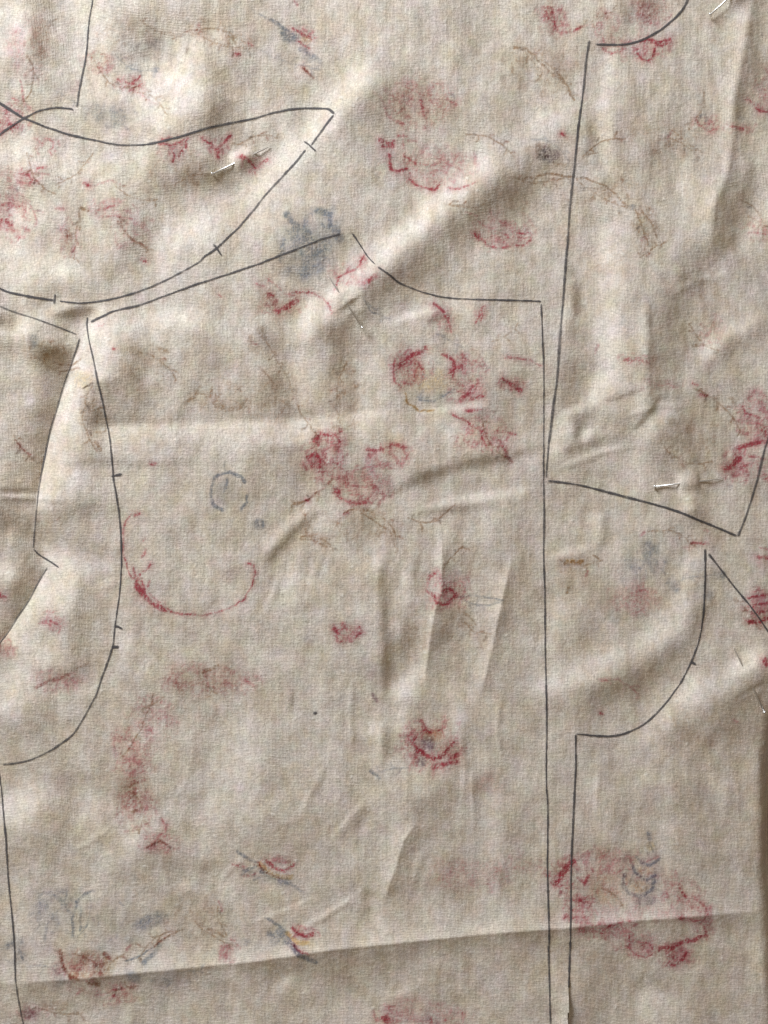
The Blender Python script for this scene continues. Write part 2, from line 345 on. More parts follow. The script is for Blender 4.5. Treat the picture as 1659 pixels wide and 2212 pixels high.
PRINT = """
# upper left corner
R .7 8 0,262 15,268 40,275|R .6 6 30,245 20,250 36,242|R .4 5 52,225 47,200 45,175|R .5 6 28,213 38,218|R .6 4 12,250 12,240 30,236 38,248|R .6 8 -5,296 12,282 40,268
R .7 5 80,302 95,310|R .7 5 100,300 115,305 115,315 105,325 112,331|R .7 6 80,362 100,360|R .4 5 82,375 106,378|R .5 5 40,375 60,376 68,388 62,398 40,392|R .85 7 181,396 190,400
R .5 6 0,443 20,440 42,446|R .6 10 10,475 25,490 35,510 50,512|R .35 14 20,430 30,432|R .4 4 120,450 138,452|B .7 7 175,448 190,451|R .55 5 212,452 235,448 255,440
R .45 4 230,468 260,468 285,475|B .5 5 255,480 275,505 290,520 310,530|R .35 4 255,480 275,505 290,520 310,530|R .5 8 160,530 155,548|R .4 6 135,490 145,470
R .5 4 193,120 200,130|R .45 5 210,145 225,151|R .6 4 255,172 275,180 290,183 310,193|R .6 3 280,182 303,165|R .55 3 280,195 300,185 307,182|R .5 3 285,198 296,187|R .3 3 300,200 330,220 345,228
B .45 3 370,85 400,70 430,65 460,62 490,68 515,85 540,100|R .35 3 400,70 430,65|R .8 6 510,117 521,119|R .5 5 536,95 545,98|B .5 5 500,75 510,95|R .4 4 430,50 432,70
R .85 6 345,310 370,315 390,305 403,300|R .75 6 403,300 400,318 385,335|R .6 4 375,330 375,350|R .5 5 345,310 352,300 372,298
R .75 9 440,300 455,312 470,325 473,340|R .85 7 470,322 480,310 497,296|R .85 9 523,337 540,350 553,362|R .6 6 553,362 548,374|R .85 5 562,352 581,345|R .4 6 545,362 540,370
B .35 4 505,310 525,312 530,316|R .25 5 200,400 240,390 270,400
# thistle, upper middle
G .55 9 585,42 600,52 625,68|G .6 18 612,72 630,82|G .45 14 650,108 672,120 692,132|R .75 8 635,62 655,78 676,83|R .45 10 655,65 668,72|R .75 4 645,90 670,108|R .5 5 650,143 675,168|B .4 6 650,143 675,168|R .4 5 637,4 643,12|G .35 4 585,42 560,30
# pale double flower
R .38 8 830,220 835,250 850,258|R .5 9 856,262 868,268|R .2 5 875,205 890,195 905,175|R .55 8 910,215 915,240 918,255|R .32 3 940,180 965,185 970,205|R .45 9 975,220 986,226|R .3 6 880,180 900,185|R .35 4 845,205 852,212
R .8 8 820,303 840,310 850,305 848,318 830,315|R .55 5 860,293 880,295|R .65 5 885,305 900,305|R .5 4 870,300 872,320
R .85 7 843,335 843,365 860,370 878,365|R .6 6 873,335 885,348 900,355|R .5 5 900,355 930,358 945,352|R .75 6 885,375 885,388 900,400 925,410 945,405 953,395|R .55 5 968,405 990,408 1010,402 1025,395|R .5 4 940,368 955,370|R .45 4 990,350 1000,345|R .3 8 1025,330 1025,352|R .4 4 905,375 915,385
R .4 6 1005,460 1030,465|R .4 4 1028,475 1050,490 1070,495|R .9 10 1027,507 1035,515 1045,524|R .65 5 1048,530 1070,533|R .5 4 1080,500 1100,512|R .8 8 1085,535 1102,531|R .65 5 1106,503 1145,503 1148,520 1130,533 1106,526|R .5 4 1110,510 1140,515|R .45 4 1062,505 1060,520|R .45 4 1085,510 1088,525
# blue-grey block beside the pin
G .5 20 620,462 640,488|G .5 18 682,455 714,462 715,490|G .5 26 725,495 735,515|G .45 16 610,530 606,560|G .3 14 660,470 655,500|G .4 10 670,555 700,540
# rose, top right
R .65 7 1169,15 1190,18 1197,35 1197,60 1210,69 1235,66 1268,53|R .5 5 1180,25 1186,40|R .45 5 1289,50 1300,48 1303,60 1294,64|R .65 4 1301,80 1304,90|R .5 6 1400,45 1420,55|R .45 5 1435,45 1450,33|R .35 5 1435,0 1440,20
R .65 5 1300,103 1320,115 1340,112 1352,106|R .85 8 1380,86 1400,86 1420,92 1447,84|R .8 6 1380,98 1376,116 1385,128 1400,130 1408,122 1415,105|R .8 8 1418,100 1440,94|R .5 4 1390,105 1392,118|R .4 4 1320,100 1345,104
B .45 5 1110,103 1140,105 1160,130 1190,155 1225,185 1238,215|R .85 7 1213,291 1220,294|B .5 4 1100,385 1130,386 1180,375 1230,380 1270,385 1300,398 1330,420 1355,445|B .55 4 1375,460 1390,490 1400,530|B .55 5 1385,455 1410,485 1418,512|R .3 5 1385,520 1392,512|B .4 4 1290,330 1270,335
G .6 4 1513,256 1516,248 1524,247 1528,256 1524,263|R .7 5 1503,256 1512,270 1526,281 1545,279|R .65 5 1570,268 1588,276 1605,278|R .65 6 1612,215 1640,238 1662,243|R .5 6 1655,150 1662,165|R .45 5 1640,188 1650,192|R .45 4 1620,500 1655,505|B .3 4 1615,470 1640,480|B .3 6 1445,280 1475,300|R .3 6 1440,300 1450,285|B .3 3 1490,310 1520,330|B .35 14 1580,860 1585,870
# left side
B .5 4 180,838 200,829|G .5 4 180,838 200,829|B .65 5 195,886 225,880|B .5 4 210,933 226,930|R .75 5 243,751 247,754|R .55 3 214,704 219,706 223,702|R .65 5 473,639 477,641|R .45 3 35,950 55,975 70,985|R .6 7 325,1000 335,1003|R .75 6 305,560 315,563|R .5 3 545,740 557,744|B .45 4 125,785 152,790|B .4 4 175,775 150,795|B .4 10 205,955 215,970
G .7 7 480,1102 464,1094 455,1078 456,1052 463,1034 478,1022 497,1020 520,1030 530,1042|G .5 6 490,1034 485,1062|G .45 5 488,1018 484,998|G .5 6 520,1100 532,1085 534,1070
B .35 10 400,870 420,855 432,838|B .35 10 460,870 490,885 515,880 532,858|B .3 5 560,790 600,840|B .3 14 330,745 360,760
# red sprays by the centre pin
R .65 3 578,602 590,610 603,620 612,632 640,641|R .5 3 553,613 570,616|R .85 8 580,634 588,637|R .85 13 600,674 620,661 640,651|R .5 8 590,672 600,668|R .65 4 620,635 645,630 680,635 700,645 712,655|R .85 5 712,660 718,674
R .65 4 727,615 733,600 750,588 765,583 775,575|R .7 5 775,575 780,563 786,555|R .9 14 795,605 814,596|R .5 10 786,612 795,610|G .4 3 790,650 800,672 832,686|R .4 3 727,615 724,625
# scrolling flower, right of centre
R .8 8 940,655 955,668 968,690|R .75 5 968,690 975,716|R .75 8 1045,660 1036,680|R .7 4 1043,675 1040,694|R .7 5 1036,680 1027,695
R .65 6 855,775 850,800 855,825 866,838|R .8 13 862,790 890,766 910,760|R .9 9 918,750 922,757|R .55 7 870,778 900,785 915,796|R .55 3 880,800 895,805 895,820 880,830 866,824|O .6 5 875,850 880,872 905,886 935,886|B .4 3 875,850 880,872 905,886 935,886|G .55 4 905,865 940,866 970,850
R .85 6 955,765 970,768 980,780 983,800 975,815|R .6 6 1000,765 1010,775 1020,790 1022,803|R .75 12 975,801 990,796 1000,790|R .55 5 970,815 985,820 1000,835|R .5 4 1000,790 1000,768|R .6 5 988,845 1012,850|R .8 10 995,865 1013,852 1020,836|R .65 8 1020,862 1045,855|R .5 5 1030,828 1022,850|R .4 4 1010,800 1012,830
R .7 5 1008,888 1042,884|R .75 5 975,895 1000,905 1030,925|R .8 7 1010,912 1035,930 1052,965|R .65 6 1030,920 1058,950|R .8 6 1075,930 1112,938|R .7 12 1080,952 1095,982|R .5 8 1090,975 1106,1000|R .8 9 1085,818 1106,830 1124,846|R .65 4 1092,772 1120,775 1145,782 1168,792
# paired flower, centre
R .9 10 692,937 680,952 688,962|R .85 10 665,986 680,980 690,995 690,1012|R .75 8 700,940 730,940 735,955|R .6 5 695,985 700,1000 730,1000|R .5 14 675,1005 700,1020 730,1032|R .75 8 795,970 815,975 830,970|R .7 10 830,970 850,958 870,965 878,988 868,1000|R .65 8 845,980 860,996|R .6 5 725,1000 742,1016|R .65 10 722,1062 735,1076 760,1086 790,1086|R .85 10 722,1052 730,1060|R .55 6 800,1045 810,1060 792,1080|R .45 5 760,1018 800,1010 842,1000|R .75 5 740,1032 748,1030|R .6 5 765,1050 790,1052|R .4 4 755,1068 785,1070
R .5 3 720,1035 690,1060 662,1080|B .55 4 690,1060 660,1081 630,1093|R .8 5 660,1080 664,1081|B .55 4 740,1108 768,1096|B .5 4 780,1108 810,1125 840,1145 855,1182|B .35 4 650,1165 680,1165 705,1182|R .55 6 741,1110 750,1109
# flower at the right edge
R .7 5 1608,868 1604,880 1612,892 1639,902|R .9 13 1569,1016 1585,1000 1598,991|R .65 12 1593,970 1623,960 1653,953|R .65 5 1616,986 1662,993|R .45 12 1582,1027 1596,1024|R .85 18 1650,1030 1656,1036|R .6 22 1640,920 1655,938|R .45 7 1615,860 1630,845|R .5 8 1600,1010 1630,1000|G .5 5 1575,1050 1582,1050
R .65 4 1498,828 1508,832|R .65 5 1512,851 1526,855|R .3 5 1430,832 1445,829|R .7 7 1350,777 1376,774|R .4 4 1376,774 1402,784|R .4 6 1286,760 1290,748|R .35 8 1530,722 1535,708|B .4 10 1498,748 1510,744
# red scroll, left
R .75 3 295,1108 280,1112 270,1130 265,1160 266,1195 275,1225 285,1245 295,1265|R .7 3 350,1316 375,1324 400,1327 440,1328 475,1321 505,1308 530,1290 545,1265 552,1240 548,1222 535,1216|R .5 6 270,1130 266,1150|R 1.1 14 298,1266 310,1285 328,1302 348,1314|R 1.1 9 292,1250 303,1275|R .9 8 345,1312 368,1322|R .7 5 350,1315 372,1323|R .75 4 303,1240 308,1260 316,1282|R .6 3 288,1225 295,1240 300,1255|R .7 5 323,1220 312,1233|R .65 5 322,1255 320,1266|R .6 4 325,1280 345,1302|R .75 5 288,1116 302,1111|R .5 3 316,1190 307,1205|R .5 3 308,1172 312,1165
R .85 9 110,1341 119,1345|R .4 4 95,1322 120,1320|R .4 5 85,1345 100,1347|R .75 10 0,1285 10,1290|R .35 8 75,1485 110,1470 145,1455|R .3 8 150,1455 165,1485|B .6 2.5 155,1448 190,1432|B .25 8 75,1485 110,1470 145,1455|R .3 4 130,1350 125,1365
# speckled ghost flowers
R .38 8 380,1460 412,1444|R .32 8 440,1440 450,1482|R .55 6 528,1470 546,1482|R .38 9 340,1512 352,1518|B .4 5 308,1532 330,1520 352,1504|R .6 4 344,1550 348,1550|R .35 5 318,1575 332,1585|R .4 7 490,1475 500,1480|R .35 6 395,1480 420,1470|B .4 8 440,1450 470,1440|R .45 9 275,1715 300,1708|R .5 5 322,1722 336,1735|R .55 5 345,1768 360,1782 357,1797|R .5 6 318,1832 345,1816 366,1832 360,1844|B .5 7 285,1755 295,1750|B .4 6 318,1832 345,1816 366,1832|R .4 6 255,1590 275,1600|R .45 6 285,1640 300,1650|R .4 8 260,1660 285,1672|R .4 6 300,1690 318,1680|R .35 5 270,1740 310,1745|B .35 6 275,1700 300,1690|R .4 5 290,1788 320,1780
# small flowers, lower centre
R .9 9 722,1358 730,1366|R .7 5 776,1353 781,1364 770,1374|R .65 6 726,1386 738,1384|R .5 8 740,1352 752,1358
R .85 8 942,1238 927,1248 924,1275 940,1292|R .8 8 940,1300 950,1304|R .75 9 957,1278 974,1270 984,1286 966,1305 948,1303|R .4 5 990,1250 1005,1270 1000,1290|G .5 3 990,1291 1020,1285 1088,1297|B .35 4 1000,1320 1030,1350
R .9 7 910,1558 918,1577 930,1582|R .85 7 893,1600 902,1586|R .9 9 882,1600 897,1611 900,1626 906,1622|R .95 11 905,1622 920,1633 937,1640 956,1631 968,1618|R .9 8 968,1618 980,1604|R .7 4 960,1592 955,1575 946,1580|R .75 10 972,1640 990,1628|R .75 12 938,1656 962,1650 985,1645|R .55 10 886,1632 900,1640|R .5 8 868,1602 880,1592|R .5 5 895,1578 905,1570
G .55 8 800,1664 820,1682|R .25 9 806,1500 814,1512|G .3 9 806,1500 814,1512
# right middle
B .5 12 1222,1216 1258,1212|O .5 12 1225,1212 1255,1212|B .6 4 1282,1200 1300,1210|R .65 5 1495,1173 1530,1173|R .4 5 1475,1183 1485,1180|R .4 5 1384,1156 1392,1150|R .4 6 1340,1299 1366,1284|R .4 4 1370,1278 1396,1274|R .35 4 1374,1326 1386,1314|R .45 5 1264,1245 1268,1234|B .45 5 1226,1280 1228,1268|R .38 9 1298,1472 1310,1470|R .65 4 1296,1540 1301,1541|R .35 5 1522,1145 1530,1150
R .85 12 1642,1206 1662,1206|R .45 5 1640,1182 1660,1186|R .75 6 1618,1292 1655,1282|R .65 6 1616,1312 1652,1302|R .85 10 1615,1341 1640,1346 1658,1334|R .5 5 1632,1278 1645,1274|R .95 12 1655,1425 1660,1436|R .35 8 1582,1555 1592,1560|B .4 8 1588,1294 1592,1300|R .6 6 1620,1325 1655,1320
# blue thistles, lower left
G .6 7 512,1838 530,1852 553,1862|G .55 15 565,1880 590,1895 622,1906|G .5 8 620,1905 652,1926|R .65 4 503,1866 530,1872|G .6 7 525,1880 553,1872|G .5 5 548,1900 560,1896|R .95 8 575,1861 595,1873 615,1881 633,1870|R .45 12 590,1856 622,1862|O .85 12 560,1868 590,1891 630,1896|R .65 3 555,1862 570,1881 600,1895|R .5 3 525,1892 550,1888
G .6 8 575,1980 600,1998 618,2014|G .6 14 600,2010 625,2038 642,2058|G .55 12 645,2062 680,2078|R .95 7 632,2005 645,2018 660,2023 675,2018|R .4 8 648,2000 662,2008|O .8 11 620,2015 640,2036 665,2038|R .75 4 630,2040 650,2056 665,2062|G .45 14 580,2015 600,2030
R .7 4 500,2028 507,2032|R .65 4 514,2042 518,2048|B .5 4 395,2008 350,2032 330,2046|R .4 4 360,2026 330,2046|G .55 3 330,2046 300,2066 272,2076|B .45 8 452,2005 482,2022|R .45 6 474,1950 480,1967
G .5 5 85,1938 95,1926 112,1925 130,1950 146,1966|G .35 8 86,1942 83,1988|G .55 7 202,1925 185,1930 166,1950 156,1985 160,2026|G .35 8 100,2000 98,2030|G .5 14 8,2050 26,2038|G .45 9 42,2050 48,2072|G .55 15 343,2045 326,2066 310,2078|G .4 5 175,1960 172,2010|G .45 5 260,1950 266,1956
B .5 10 130,2056 136,2085 152,2110 170,2116|R .5 6 130,2056 136,2085 152,2110|B .65 11 226,2060 234,2070|R .45 9 226,2060 236,2070|R .4 5 275,2052 284,2042|B .5 8 190,2124 215,2126|R .65 5 220,2150 240,2141 270,2136|R .75 6 225,2161 246,2150|R .55 4 282,2134 288,2128|R .55 5 170,2112 150,2112|R .45 4 150,2090 175,2096|R .5 5 225,2172 236,2168|B .4 4 160,2060 200,2075
R .65 14 828,2200 848,2208|R .35 8 832,2168 845,2176|R .55 8 928,2200 934,2216|R .5 6 1002,2188 998,2206|R .35 9 880,2160 890,2168
# great rose, lower right
R .95 14 1238,1862 1225,1872 1215,1886 1206,1904|R .6 5 1192,1906 1216,1914|R .45 8 1270,1838 1256,1850|R .9 9 1238,1868 1250,1876|R .75 9 1248,1895 1263,1906 1272,1894|R .35 6 1290,1888 1310,1880|R .75 7 1222,1946 1250,1944 1268,1950|R .6 6 1225,1960 1252,1966|R .55 5 1238,1982 1262,1980|R .6 9 1250,2008 1290,2010 1322,1998|R .5 7 1322,1998 1362,1990|R .45 13 1438,1905 1468,1910 1480,1934|R .65 7 1472,1918 1480,1938|R .55 8 1500,1940 1525,1960 1530,1980|R .65 8 1530,1975 1522,1990 1470,1986
R .65 12 1250,2010 1300,2014|R .55 5 1362,2022 1358,2045 1370,2062 1395,2067 1422,2056|R .6 4 1385,2042 1400,2036 1410,2050|R .9 10 1425,2050 1450,2050 1470,2036 1500,2030|R .8 7 1500,2030 1526,2020|R .8 7 1440,2060 1445,2082 1460,2086 1470,2076 1486,2055|R .6 5 1520,2002 1528,2030|R .5 4 1450,2065 1462,2068
G .7 11 1403,1800 1403,1813|G .65 8 1375,1850 1385,1863 1405,1868 1426,1854|G .65 8 1365,1868 1371,1886 1395,1900 1416,1890|G .55 10 1350,1890 1344,1915 1360,1931 1385,1936 1410,1922 1412,1900|G .45 4 1400,1815 1410,1840|R .4 4 1390,1862 1422,1850|R .35 4 1375,1895 1405,1886
"""
for row in PRINT.strip().splitlines():
    if row.startswith('#'): continue
    for rec in row.split('|'):
        f = rec.split(' ', 3)
        st(f[0], float(f[1]), float(f[2]), f[3])

WASH = """
B .4 150 520 15 35|B .35 215 130 20 22|G .42 240 256 48 26|G .3 205 238 34 20|G .32 345 95 32 18|G .55 335 150 10 9|G .4 418 165 8 11|G .24 120 180 40 26|R .2 160 185 18 18|G .22 160 185 18 18|B .35 500 85 20 15|B .2 85 70 24 70|B .22 400 385 42 25|R .3 380 315 24 12|R .22 20 255 30 30|R .2 30 90 30 40
G .5 625 82 22 14|O .55 660 88 14 10|G .3 670 125 25 12|B .14 920 225 85 55|R .14 920 230 70 45|R .16 930 380 55 22|R .16 1075 503 55 25|G .45 665 520 58 50|G .45 640 590 36 22|G .35 680 572 30 25|G .2 660 540 80 70|B .2 600 640 60 30
R .3 1195 40 24 30|R .22 1400 105 30 22|R .2 1420 30 40 35|B .24 1380 20 60 40|G .6 1185 335 28 20|R .25 1190 335 20 16|B .3 1170 325 40 20|G .55 1366 446 10 8|B .25 1365 290 16 20|G .3 1600 250 12 16|B .3 1520 225 10 12|R .15 1310 60 20 40
B .4 110 757 24 18|G .4 72 737 12 20|B .3 95 765 20 18|B .28 200 890 28 30|B .2 320 790 15 26|B .2 500 870 40 20|B .22 300 760 40 16|B .2 480 800 40 30|B .2 590 900 60 20
R .35 785 565 12 12|R .4 885 795 34 36|O .35 930 820 52 34|R .35 1000 802 34 42|R .3 1010 845 36 26|R .35 1105 832 22 14|R .25 1040 920 34 30|R .4 708 982 46 46|R .3 790 1045 66 40|R .28 840 985 44 30|G .2 940 860 40 18
G .65 562 1132 16 15|G .2 492 1062 34 40|R .35 1634 862 30 30|R .35 1600 1005 40 30|R .4 1640 930 30 40|R .3 1370 775 26 8|R .3 115 1343 28 16|R .45 8 1405 20 22|R .18 140 1470 50 24|O .3 180 820 30 24
R .2 330 1560 50 40|B .16 400 1470 60 30|R .2 285 1690 40 60|B .18 285 1720 44 70|R .16 340 1825 40 26|B .12 480 1470 60 50|R .5 750 1366 30 20|R .3 985 1270 36 30|R .3 930 1615 64 52|G .5 925 1606 20 22|O .45 936 1590 28 16|G .55 910 1646 13 13
G .45 1399 1186 20 20|G .45 1412 1222 16 22|G .38 1366 1219 14 14|G .5 1459 1266 15 15|G .5 1556 1242 16 12|G .38 1530 1286 14 14|G .22 1506 1222 20 20|R .55 1640 1312 24 34|R .2 1380 1300 40 40|G .2 1330 1330 20 20|B .15 1240 1250 40 40
G .45 600 1898 38 16|G .5 606 2026 24 24|R .5 487 2056 18 20|G .45 530 2036 20 11|G .5 325 1990 42 20 -25|G .25 330 2090 24 14|G .4 290 2110 20 15|G .3 370 2110 40 20|B .32 200 2085 60 40|R .22 170 2085 44 36|O .5 170 2106 28 11|R .2 65 2190 26 15|G .2 65 2190 26 15|B .25 120 2172 40 14|G .22 120 2110 60 24|G .2 250 2000 60 60
R .25 890 2180 70 36|R .2 960 2195 60 26|R .16 1010 1890 90 36|R .14 1060 1690 40 30|R .14 1130 1870 40 20
R .42 1215 1890 26 32|R .22 1310 1855 70 28|R .36 1246 1962 28 32|R .4 1460 2062 32 20|R .22 1380 2040 40 26|R .22 1490 1960 50 36|R .14 1370 1930 120 80|O .5 1380 1916 26 15|O .4 1395 1880 22 12|O .45 1405 1828 11 13|G .35 1395 1946 30 12|O .22 1330 1920 60 40|R .2 1340 2015 90 20
"""
for row in WASH.strip().splitlines():
    for rec in row.split('|'):
        f = rec.split()
        bl(f[0], float(f[1]), *[float(q) for q in f[2:]])

# faint stems with leaves between the flowers
def spray(x0, y0, x1, y1, dye, v):
    L = math.hypot(x1 - x0, y1 - y0); nx_, ny_ = -(y1 - y0) / L, (x1 - x0) / L
    k = rng.uniform(-.22, .22) * L
    pts = [(x0 + (x1 - x0) * t + nx_ * k * 4 * t * (1 - t), y0 + (y1 - y0) * t + ny_ * k * 4 * t * (1 - t)) for t in np.linspace(0, 1, 7)]
    put = lambda p, w, vv, dd: st(dd, vv, w, ' '.join('%.1f,%.1f' % q for q in p))
    put(pts, 2.6, v, dye)
    for n in range(max(3, int(L / 15))):
        t = (n + rng.uniform(.2, .8)) / max(3, int(L / 15)); i = min(int(t * 6), 5); f = t * 6 - i
        px = pts[i][0] * (1 - f) + pts[i + 1][0] * f; py = pts[i][1] * (1 - f) + pts[i + 1][1] * f
        a = math.atan2(y1 - y0, x1 - x0) + (1 if n % 2 else -1) * rng.uniform(.5, 1.2); l = rng.uniform(9, 20)
        mid = (px + l * .55 * math.cos(a), py + l * .55 * math.sin(a)); tip = (px + l * math.cos(a + .25), py + l * math.sin(a + .25))
        put([(px, py), mid, tip], rng.uniform(2.2, 3.2), v * .8, dye)
        put([mid, ((mid[0] + tip[0]) / 2, (mid[1] + tip[1]) / 2)], rng.uniform(5, 8), v * rng.uniform(.35, .7), rng.choice([dye, dye, 'P', 'G']))
for rec in """B 300,40,400,75 B 420,70,540,105 G 250,120,340,150 B 200,120,300,190 G 560,110,690,150 B 120,40,90,130 B 60,120,40,230 G 110,190,210,245 B 300,200,360,245 B 60,330,120,420 B 200,330,120,400 B 250,400,340,430 B 170,450,160,560 B 260,470,330,540 P 20,400,80,480 B 380,400,460,380 B 520,310,600,300
B 1110,100,1240,215 B 1250,60,1330,20 B 1110,385,1230,378 B 1240,380,1360,450 B 1370,450,1410,530 G 1150,300,1230,350 B 1260,340,1350,300 B 1420,300,1510,340 B 1010,290,1110,340 P 860,180,980,200 B 960,440,1060,440 B 1440,520,1380,560 B 1600,430,1650,520 B 1520,200,1480,270
B 560,720,640,860 B 640,870,690,945 B 750,780,740,930 B 420,850,540,880 G 780,640,840,690 B 720,1035,620,1100 B 770,1100,860,1185 B 880,1120,980,1090 G 900,860,980,850 B 1060,740,1120,700 B 1040,900,1110,1000 G 940,720,1000,750 B 650,1160,720,1190 B 300,760,380,820 B 80,770,160,800 B 200,830,205,970 B 30,940,80,1000
B 1500,840,1600,930 B 1430,960,1540,1000 B 1560,760,1490,700 G 1350,1210,1440,1240 G 1440,1260,1560,1240 B 1210,1210,1300,1210 P 1340,1300,1400,1330 B 1400,1150,1500,1180 B 1590,1290,1640,1360 P 1290,1470,1380,1500
B 260,1640,330,1510 P 360,1470,560,1470 B 430,1440,470,1500 B 270,1700,300,1800 P 300,1780,370,1840 B 390,2010,300,2070 B 420,1990,510,2045 G 190,1930,160,2030 G 85,1930,150,1970 G 300,1995,360,1975 G 60,2090,130,2110 B 170,2080,270,2060 B 300,2130,220,2160 G 360,2130,440,2100 B 470,1960,490,2020 B 90,2180,180,2190 G 520,1890,560,1870
B 990,1310,1060,1370 G 990,1290,1085,1298 B 960,1230,1000,1180 P 970,1900,1100,1890 G 880,1660,810,1670 P 850,2190,1000,2180 G 1380,1830,1400,1940 P 1280,1850,1360,1850 P 1480,1940,1520,2010 B 1300,1920,1350,1960 P 1130,1860,1190,1890""".replace('\n', ' ').strip().split():
    if len(rec) == 1: d_ = rec
    else: spray(*[float(q) for q in rec.split(',')], d_, {'B': .42, 'G': .36, 'P': .5}[d_])

# whole blossoms and sprays: a pale wash drawn over with broken fine lines
def lines_noise(a, b=None, ang=0.0, thin=.2):
    return np.exp(-(noise(a, b, ang) / thin) ** 2)
veins = np.maximum(lines_noise(5.0), .8 * lines_noise(3.4, 7, .5)) * np.clip(.55 + .6 * noise(6), 0, 1.2)
stems = np.maximum(lines_noise(9, 13, .6, .13), .7 * lines_noise(6, 10, -.5, .16)) * np.clip(.5 + .7 * noise(9), 0, 1.2)
dabs = np.clip(noise(3.2, 4.5) - .75, 0, 1)
speck = np.clip(.5 + .55 * noise(2.6, 3.4) + .35 * noise(6), 0, 1.5)
def bloom(x, y, rx, ry, v, dye='R'):
    win = ink.window([(x - rx, y - ry), (x + rx, y + ry)], max(rx, ry) * .4)
    q = np.hypot((ink.PX[win] - x) / rx, (ink.PY[win] - y) / ry) + .16 * blot[win]
    e = np.clip((1.15 - q) / .45, 0, 1); e = e * e * (3 - 2 * e)
    if dye == 'R':
        cov['P'][win] = np.maximum(cov['P'][win], 2.25 * v * e * np.clip(.14 + .42 * speck[win] + .18 * blot[win] + .42 * veins[win], 0, 1))
        cov['R'][win] = np.maximum(cov['R'][win], 1.15 * v * e * np.clip(.36 * veins[win] + .62 * dabs[win], 0, 1))
    else:
        cov[dye][win] = np.maximum(cov[dye][win], 1.25 * v * e * np.clip(.30 + .30 * blot[win] + .9 * stems[win] + .6 * dabs[win], 0, 1.2))
        if dye == 'B': cov['R'][win] = np.maximum(cov['R'][win], .45 * v * e * stems[win] * dabs[win])
for rec in """905,225,90,60,.32 930,365,112,52,.30 1080,500,76,40,.40 1195,40,36,36,.5 1395,105,60,34,.5 1400,30,52,36,.32 1310,60,30,50,.3
380,320,40,28,.45 460,318,35,25,.4 545,355,35,20,.4 30,255,46,36,.5 100,315,26,22,.4 50,385,52,30,.32 25,470,42,52,.45 215,135,36,28,.35 285,180,40,22,.36 240,450,62,28,.3 290,505,46,40,.28 150,520,26,40,.3 60,110,50,70,.2
655,75,30,22,.35 605,655,55,26,.4 765,595,60,34,.28 885,795,46,46,.55 1005,820,50,62,.5 1045,935,60,50,.42 1105,830,36,20,.4 955,685,30,36,.35 1038,680,18,22,.4
708,985,54,58,.6 840,985,52,36,.5 775,1050,76,46,.5 1625,900,46,60,.5 1605,1000,52,42,.5 1640,1310,34,46,.55 115,1343,32,20,.36 8,1400,26,28,.4 125,1470,62,28,.32
750,1366,36,26,.6 965,1275,52,46,.48 930,1612,72,60,.52 400,1465,62,36,.34 500,1470,62,36,.3 335,1550,52,52,.34 285,1650,42,60,.40 290,1740,46,56,.42 345,1820,46,32,.42 270,1600,36,36,.36
600,1865,44,18,.4 655,2015,35,18,.4 487,2056,24,26,.4 175,2095,66,46,.42 245,2145,50,25,.42 65,2190,42,24,.34 840,2195,46,28,.45 930,2190,92,30,.36
1225,1890,46,46,.6 1310,1860,80,34,.38 1250,1960,40,42,.52 1320,2010,90,22,.48 1380,2045,60,30,.42 1460,2060,46,32,.55 1470,1930,52,46,.42 1520,1985,36,46,.42 1370,1930,110,80,.25 1010,1890,100,40,.25 1120,1870,40,30,.25
1370,1290,62,40,.3 1380,775,46,14,.35 1590,275,52,14,.25 1530,270,36,22,.35 1540,720,40,40,.22 1650,500,40,30,.28 1430,830,60,16,.25 1650,200,30,50,.28""".split():
    f = [float(q) for q in rec.split(',')]
    bloom(*f)
for rec in """B:100,760,52,36,.55 B:200,900,36,52,.5 B:500,85,62,26,.5 B:430,62,80,22,.4 B:1180,340,60,30,.5 B:1170,150,80,62,.42 B:1310,410,120,32,.42 B:1395,490,32,52,.5 B:480,850,92,52,.42 B:600,860,70,62,.42 B:745,860,42,100,.42 B:800,1130,92,42,.42 B:690,1140,62,42,.4
B:1240,1215,42,22,.5 G:120,1965,72,52,.45 G:250,2010,60,50,.4 G:1395,1870,60,72,.3 B:300,80,120,60,.28 B:390,370,80,50,.4 B:600,180,60,60,.2 B:880,620,80,40,.28 B:1080,420,70,50,.36 B:1440,300,70,50,.34 B:1340,560,90,40,.2 B:1500,640,90,70,.26 B:1480,950,80,60,.3
B:60,1120,80,40,.3 B:320,800,70,50,.34 B:560,740,50,50,.34 B:880,1370,70,60,.25 B:1000,1360,70,50,.26 B:470,1500,100,60,.28 B:430,1980,90,50,.34 B:1480,1580,100,60,.22 B:1280,2090,90,60,.2 G:360,2110,70,30,.3 G:30,2060,40,40,.4 G:240,250,70,40,.4 G:120,180,60,40,.3 G:340,110,60,40,.35 G:1400,1210,50,50,.4 G:1180,335,40,26,.5 G:665,525,75,75,.5 G:720,470,30,40,.4""".split():
    dy_, r_ = rec.split(':'); f = [float(q) for q in r_.split(',')]
    bloom(*f, dye=dy_)

grain = 0.80 * noise(0.7) + 0.25 * noise(1.7) + 0.22 * noise(0.9, 4.0)
patch = noise(11)
wear = np.clip(0.92 + 0.46 * grain + 0.14 * patch, 0.05, 1.5)
